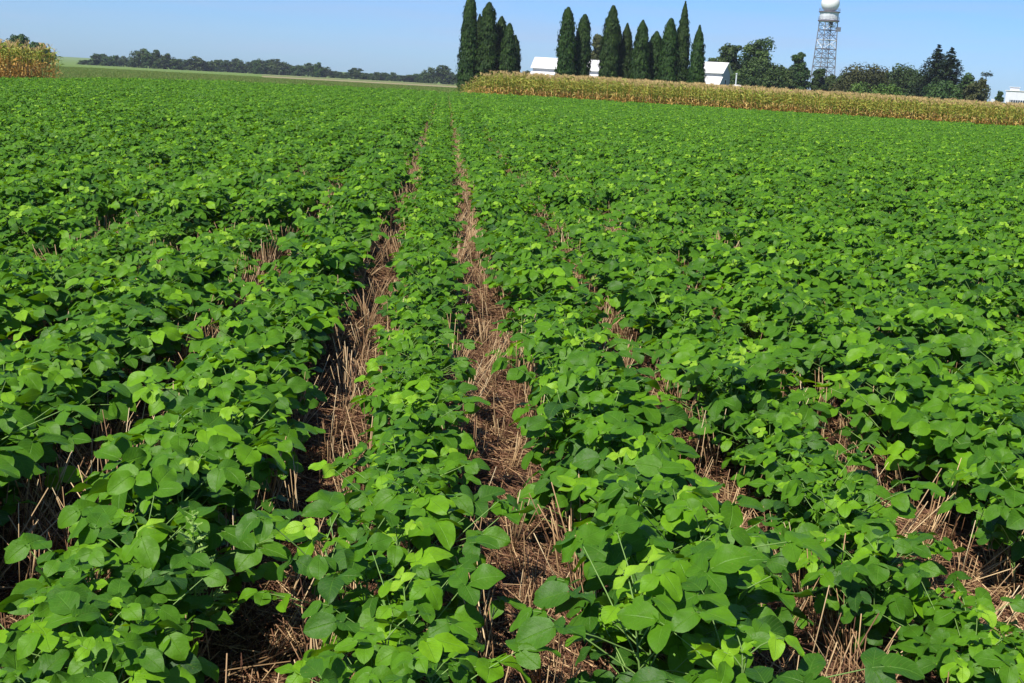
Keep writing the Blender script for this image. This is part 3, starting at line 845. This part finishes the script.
# white barn with a dark doorway
D = 200; x, y = at(713, horizon(713), D + 3); g = gz(x, y)
rd = zat(715, 62.5, D) - g; ev = zat(715, 72.5, D) - g
c = Vector((x, y, 0))
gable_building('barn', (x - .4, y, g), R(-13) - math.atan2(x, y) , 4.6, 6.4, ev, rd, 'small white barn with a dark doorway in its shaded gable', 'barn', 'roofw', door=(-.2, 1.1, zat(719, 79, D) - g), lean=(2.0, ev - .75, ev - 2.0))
# low long building with a pale roof
D = 235; x, y = at(935, horizon(935), D); g = gz(x, y)
rd = zat(935, 94.5, D) - g
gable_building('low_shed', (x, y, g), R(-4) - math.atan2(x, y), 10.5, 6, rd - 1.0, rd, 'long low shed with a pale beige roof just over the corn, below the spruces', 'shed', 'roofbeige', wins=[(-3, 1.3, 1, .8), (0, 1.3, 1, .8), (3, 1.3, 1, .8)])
# white house at the right edge
D = 245; x, y = at(1014, horizon(1014), D); g = gz(x, y)
root = empty('house', (x, y, g), -math.atan2(x, y))
u = D / F
ztop = zat(1013, 91, D) - g; zb = zat(1013, 100, D) - g; zc = zat(1012, 87.5, D) - g
b = MB(); b.box((0, 2, ztop / 2 - .15), (17 * u, 4, ztop + .3)); b.build('wall', M['white'], root)
b = MB(); b.box((9 * u + .9, 2.2, ztop / 2 - .3), (1.8, 3.6, ztop)); b.build('side_wing', M['pinkwall'], root)
b = MB(); b.box((0, 2, ztop + .06), (17 * u + .3, 4.3, .12)); rf = b.build('roof', M['roofw'], root)
b = MB(); b.box((-.3, 2, (ztop + zc) / 2 + .06), (8 * u, 2.4, zc - ztop)); b.box((-.3, 2, zc + .1), (8 * u + .3, 2.7, .1)); b.build('cupola', M['white'], rf)
b = MB(); b.box((.5, -.04, zb - .25), (14 * u, .08, .5)); wn = b.build('window', M['glass'], root)
b = MB()
for k in range(7): b.box((.5 + (k - 3) * 2 * u, -.06, zb - .25), (.08, .12, .5))
b.build('mullion', M['white'], wn)
b = MB(); z0 = zat(996, 97, D) - g
i0 = 0
xs0, xs1 = -20 * u, -8.5 * u
b.v += [(xs0, -.5, z0 - .3), (xs1, -.5, z0 - 1.2), (xs1, 3.5, z0 - 1.2), (xs0, 3.5, z0 - .3), (xs0, -.5, -.3), (xs1, -.5, -.3), (xs1, 3.5, -.3), (xs0, 3.5, -.3)]
for q in ((0, 1, 2, 3), (0, 4, 5, 1), (1, 5, 6, 2), (2, 6, 7, 3), (3, 7, 4, 0)): b.quad(list(q))
b.build('sloping_wing', M['white'], root)
tag(root, 'white flat roofed house with a low cupola at the right edge', 'house')
# white post and tank right of the barn
x, y = at(735, horizon(735), 196); g = gz(x, y); h = zat(735, 74, 196) - g
root = empty('white_post', (x, y, g)); b = MB(); b.tube([(0, 0, -.2), (0, 0, h)], [.12, .10], 8); b.build('shaft', M['steelwhite'], root)
b = MB(); b.tube([(0, 0, h), (0, 0, h + .12)], [.17, .15], 8); b.build('cap', M['steelwhite'], root)
tag(root, 'slim white post against dark trees right of the barn', 'post')
x, y = at(736.5, horizon(736), 190); g = gz(x, y); h = zat(736, 84.5, 190) - g
root = empty('tank', (x, y, g)); b = MB(); rr = .42
b.tube([(-.72, 0, h - rr), (-.62, 0, h - rr), (-.45, 0, h - rr), (.45, 0, h - rr), (.62, 0, h - rr), (.72, 0, h - rr)], [.05, .30, rr, rr, .30, .05], 14); b.build('shell', M['white'], root, True)
for sx in (-.35, .35):
    b = MB(); b.box((sx, 0, (h - 2 * rr) / 2), (.12, .7, h - 2 * rr + .15)); b.build('leg', M['steelgrey'], root)
tag(root, 'small white tank on legs beside the slim white post', 'tank')

# ------------------------------------------------------------------ weather radar tower
D = 480; x, y = at(827, 10, D); x2, y2 = at(823, 100, D); g = gz(x, y)
S = D / F
zt = lambda py: zat(826, py, D) - g
root = empty('radar_tower', ((x + x2) / 2, (y + y2) / 2, g), -math.atan2(x, y) + R(28))
zp, zu = zt(21.5), zt(11.5)
half_t, half_b = 8.3 * S / 1.36, 12.2 * S / 1.36
def corner(k, z):
    hw = half_b + (half_t - half_b) * max(0, z) / zp
    return Vector(((1, -1, -1, 1)[k] * hw, (1, 1, -1, -1)[k] * hw, z))
levels = [-.5] + [zt(p) for p in (94, 85, 76, 67, 58, 49, 40, 30)] + [zp]
paint = ['steelgrey'] * 5 + ['steeldark', 'steelwhite', 'steeldark', 'steelwhite']
for k in range(4):
    b = MB()
    b.tube([corner(k, z)[:] for z in levels], .19, 6); b.build('leg', M['steelgrey'], root)
for i in range(len(levels) - 1):
    b = MB(); z0, z1 = levels[i], levels[i + 1]
    for k in range(4):
        k2 = (k + 1) % 4; p0, p1, q0, q1 = corner(k, z0), corner(k2, z0), corner(k, z1), corner(k2, z1)
        b.tube([p0[:], q1[:]], .105, 4); b.tube([p1[:], q0[:]], .105, 4); b.tube([q0[:], q1[:]], .12, 4)
        mp = (q0 + q1) / 2; mm = (p0 + p1 + q0 + q1) / 4
        b.tube([((p0 + q0) / 2)[:], mm[:], ((p1 + q1) / 2)[:]], .06, 4)
    b.build('bracing', M[paint[i]], root)
def disc(z0, z1, rad, n=16):
    b = MB(); b.tube([(0, 0, z0), (0, 0, z1)], rad, n); return b
pr_ = 9.9 * S
disc(zp, zp + .5, pr_).build('lower_platform', M['steeldark'], root)
disc(zu - .35, zu, pr_).build('upper_platform', M['steeldark'], root)
disc(zp + .5, zu - .35, 8.7 * S, 20).build('equipment_drum', M['steelwhite'], root, False)
for nm, zz in (('railing', zp + .5), ('railing', zu)):
    b = MB(); n = 16
    ring = [(math.cos(k / n * math.tau) * (pr_ - .1), math.sin(k / n * math.tau) * (pr_ - .1)) for k in range(n + 1)]
    for hh in (.55, 1.1): b.tube([(a, c_, zz + hh) for a, c_ in ring], .035, 4)
    for a, c_ in ring[:-1]: b.tube([(a, c_, zz), (a, c_, zz + 1.1)], .035, 4)
    b.build(nm, M['steelgrey'], root)
# radome: sphere cut flat at its base
b = MB(); RR = 8.5 * S; cz = zt(3.0); n, mm_ = 28, 16
ph0 = -math.asin(min(.95, (cz - zu) / RR))
for i in range(mm_ + 1):
    ph = ph0 + (math.pi / 2 - ph0) * i / mm_
    for k in range(n): b.v.append((math.cos(ph) * RR * math.cos(k / n * math.tau), math.cos(ph) * RR * math.sin(k / n * math.tau), cz + math.sin(ph) * RR))
for i in range(mm_):
    for k in range(n): b.quad([i * n + k, i * n + (k + 1) % n, (i + 1) * n + (k + 1) % n, (i + 1) * n + k])
b.build('radome', M['radome'], root, True)
b = MB(); lx = half_b * .1
for s_ in (-.25, .25): b.tube([(lx + s_, 0, 0), (lx + s_, 0, zp)], .05, 4)
k = 0
while k * .4 < zp: b.tube([(lx - .25, 0, k * .4), (lx + .25, 0, k * .4)], .025, 4); k += 1
b.build('ladder', M['steelgrey'], root)
b = MB(); b.box((.3, -half_t * .6, zt(24.5)), (1.1, 1.0, 2.2)); b.build('cable_box', M['dark'], root)
b = MB(); b.box((half_t * 1.25, -half_t, zt(29)), (1.6, .9, 1.6)); b.build('side_antenna', M['steelgrey'], root)
tag(root, 'tall lattice radar tower carrying a white radome ball', 'radar tower')
x, y = at(829, 100, 462); g = gz(x, y); h = zat(829, 86.5, 462) - g
root = empty('equipment_shelter', (x, y, g), -math.atan2(x, y)); b = MB(); b.box((0, 0, h / 2 - .1), (2.6, 2.4, h + .1)); b.build('wall', M['white'], root)
b = MB(); b.box((0, 0, h + .05), (2.9, 2.7, .18)); b.build('roof', M['roofw'], root)
b = MB(); b.box((.4, -1.23, 1.0), (.9, .05, 2.0)); b.build('door', M['steelgrey'], root)
tag(root, 'little white equipment shelter at the foot of the radar tower', 'shelter')

# ------------------------------------------------------------------ air
HAZE = True
if HAZE:
    b = MB(); b.box((0, 300, 23.5), (3600, 2900, 57)); hz = b.build('haze', plain('haze_air', (1, 1, 1)))
    m_, nt, out = mat('hazy_air'); pv = N(nt, 'ShaderNodeVolumePrincipled')
    pv.inputs['Color'].default_value = (.80, .88, 1, 1); pv.inputs['Density'].default_value = .00013
    nt.links.new(pv.outputs[0], out.inputs['Volume']); hz.data.materials.clear(); hz.data.materials.append(m_)
    tag(hz, 'thin blue haze softening the far trees', 'haze', kind='stuff')

# ------------------------------------------------------------------ light
sl = bpy.data.lights.new('sun', 'SUN'); so = bpy.data.objects.new('sun', sl); COL.objects.link(so)
sl.energy = 4.8; sl.angle = R(.53); sl.color = (1, .95, .87)
sd = Vector((math.sin(SUN_AZ) * math.cos(SUN_EL), math.cos(SUN_AZ) * math.cos(SUN_EL), math.sin(SUN_EL)))
so.rotation_euler = sd.to_track_quat('Z', 'Y').to_euler(); so.location = sd * 100
wd = bpy.data.worlds.new('World'); scene.world = wd; wd.use_nodes = True
nt = wd.node_tree; bg = nt.nodes['Background']
sk = nt.nodes.new('ShaderNodeTexSky'); sk.sky_type = 'NISHITA'; sk.sun_disc = False
sk.sun_elevation = SUN_EL; sk.sun_rotation = SUN_AZ; sk.altitude = 200; sk.air_density = 1.0; sk.dust_density = .3; sk.ozone_density = 3.0
skc = mix(nt, 1.0, sk.outputs[0], (.53, .83, 1.40), 'MULTIPLY')
tc = nt.nodes.new('ShaderNodeTexCoord'); mp = nt.nodes.new('ShaderNodeMapping'); mp.inputs['Scale'].default_value = (2.2, 2.2, 30)
nt.links.new(tc.outputs['Generated'], mp.inputs[0]); nz = nt.nodes.new('ShaderNodeTexNoise'); nz.inputs['Scale'].default_value = 2.0; nz.inputs['Detail'].default_value = 5
nt.links.new(mp.outputs[0], nz.inputs['Vector'])
cl = nt.nodes.new('ShaderNodeMapRange'); cl.inputs[1].default_value = .45; cl.inputs[2].default_value = .8; cl.inputs[3].default_value = 0; cl.inputs[4].default_value = .42
nt.links.new(nz.outputs[0], cl.inputs[0])
skc = mix(nt, cl.outputs[0], skc, (4.6, 5.4, 7.6))           # thin veils of cirrus
nt.links.new(skc, bg.inputs[0]); bg.inputs[1].default_value = .069

vs = scene.view_settings
vs.view_transform = 'Standard'; vs.look = 'None'; vs.gamma = 1; vs.use_curve_mapping = False; vs.exposure = 0.62
scene.render.engine = 'CYCLES'
cy = scene.cycles
cy.max_bounces = 8; cy.diffuse_bounces = 5; cy.glossy_bounces = 2; cy.transmission_bounces = 4; cy.transparent_max_bounces = 4; cy.volume_bounces = 0
cy.use_denoising = True; cy.denoiser = 'OPENIMAGEDENOISE'
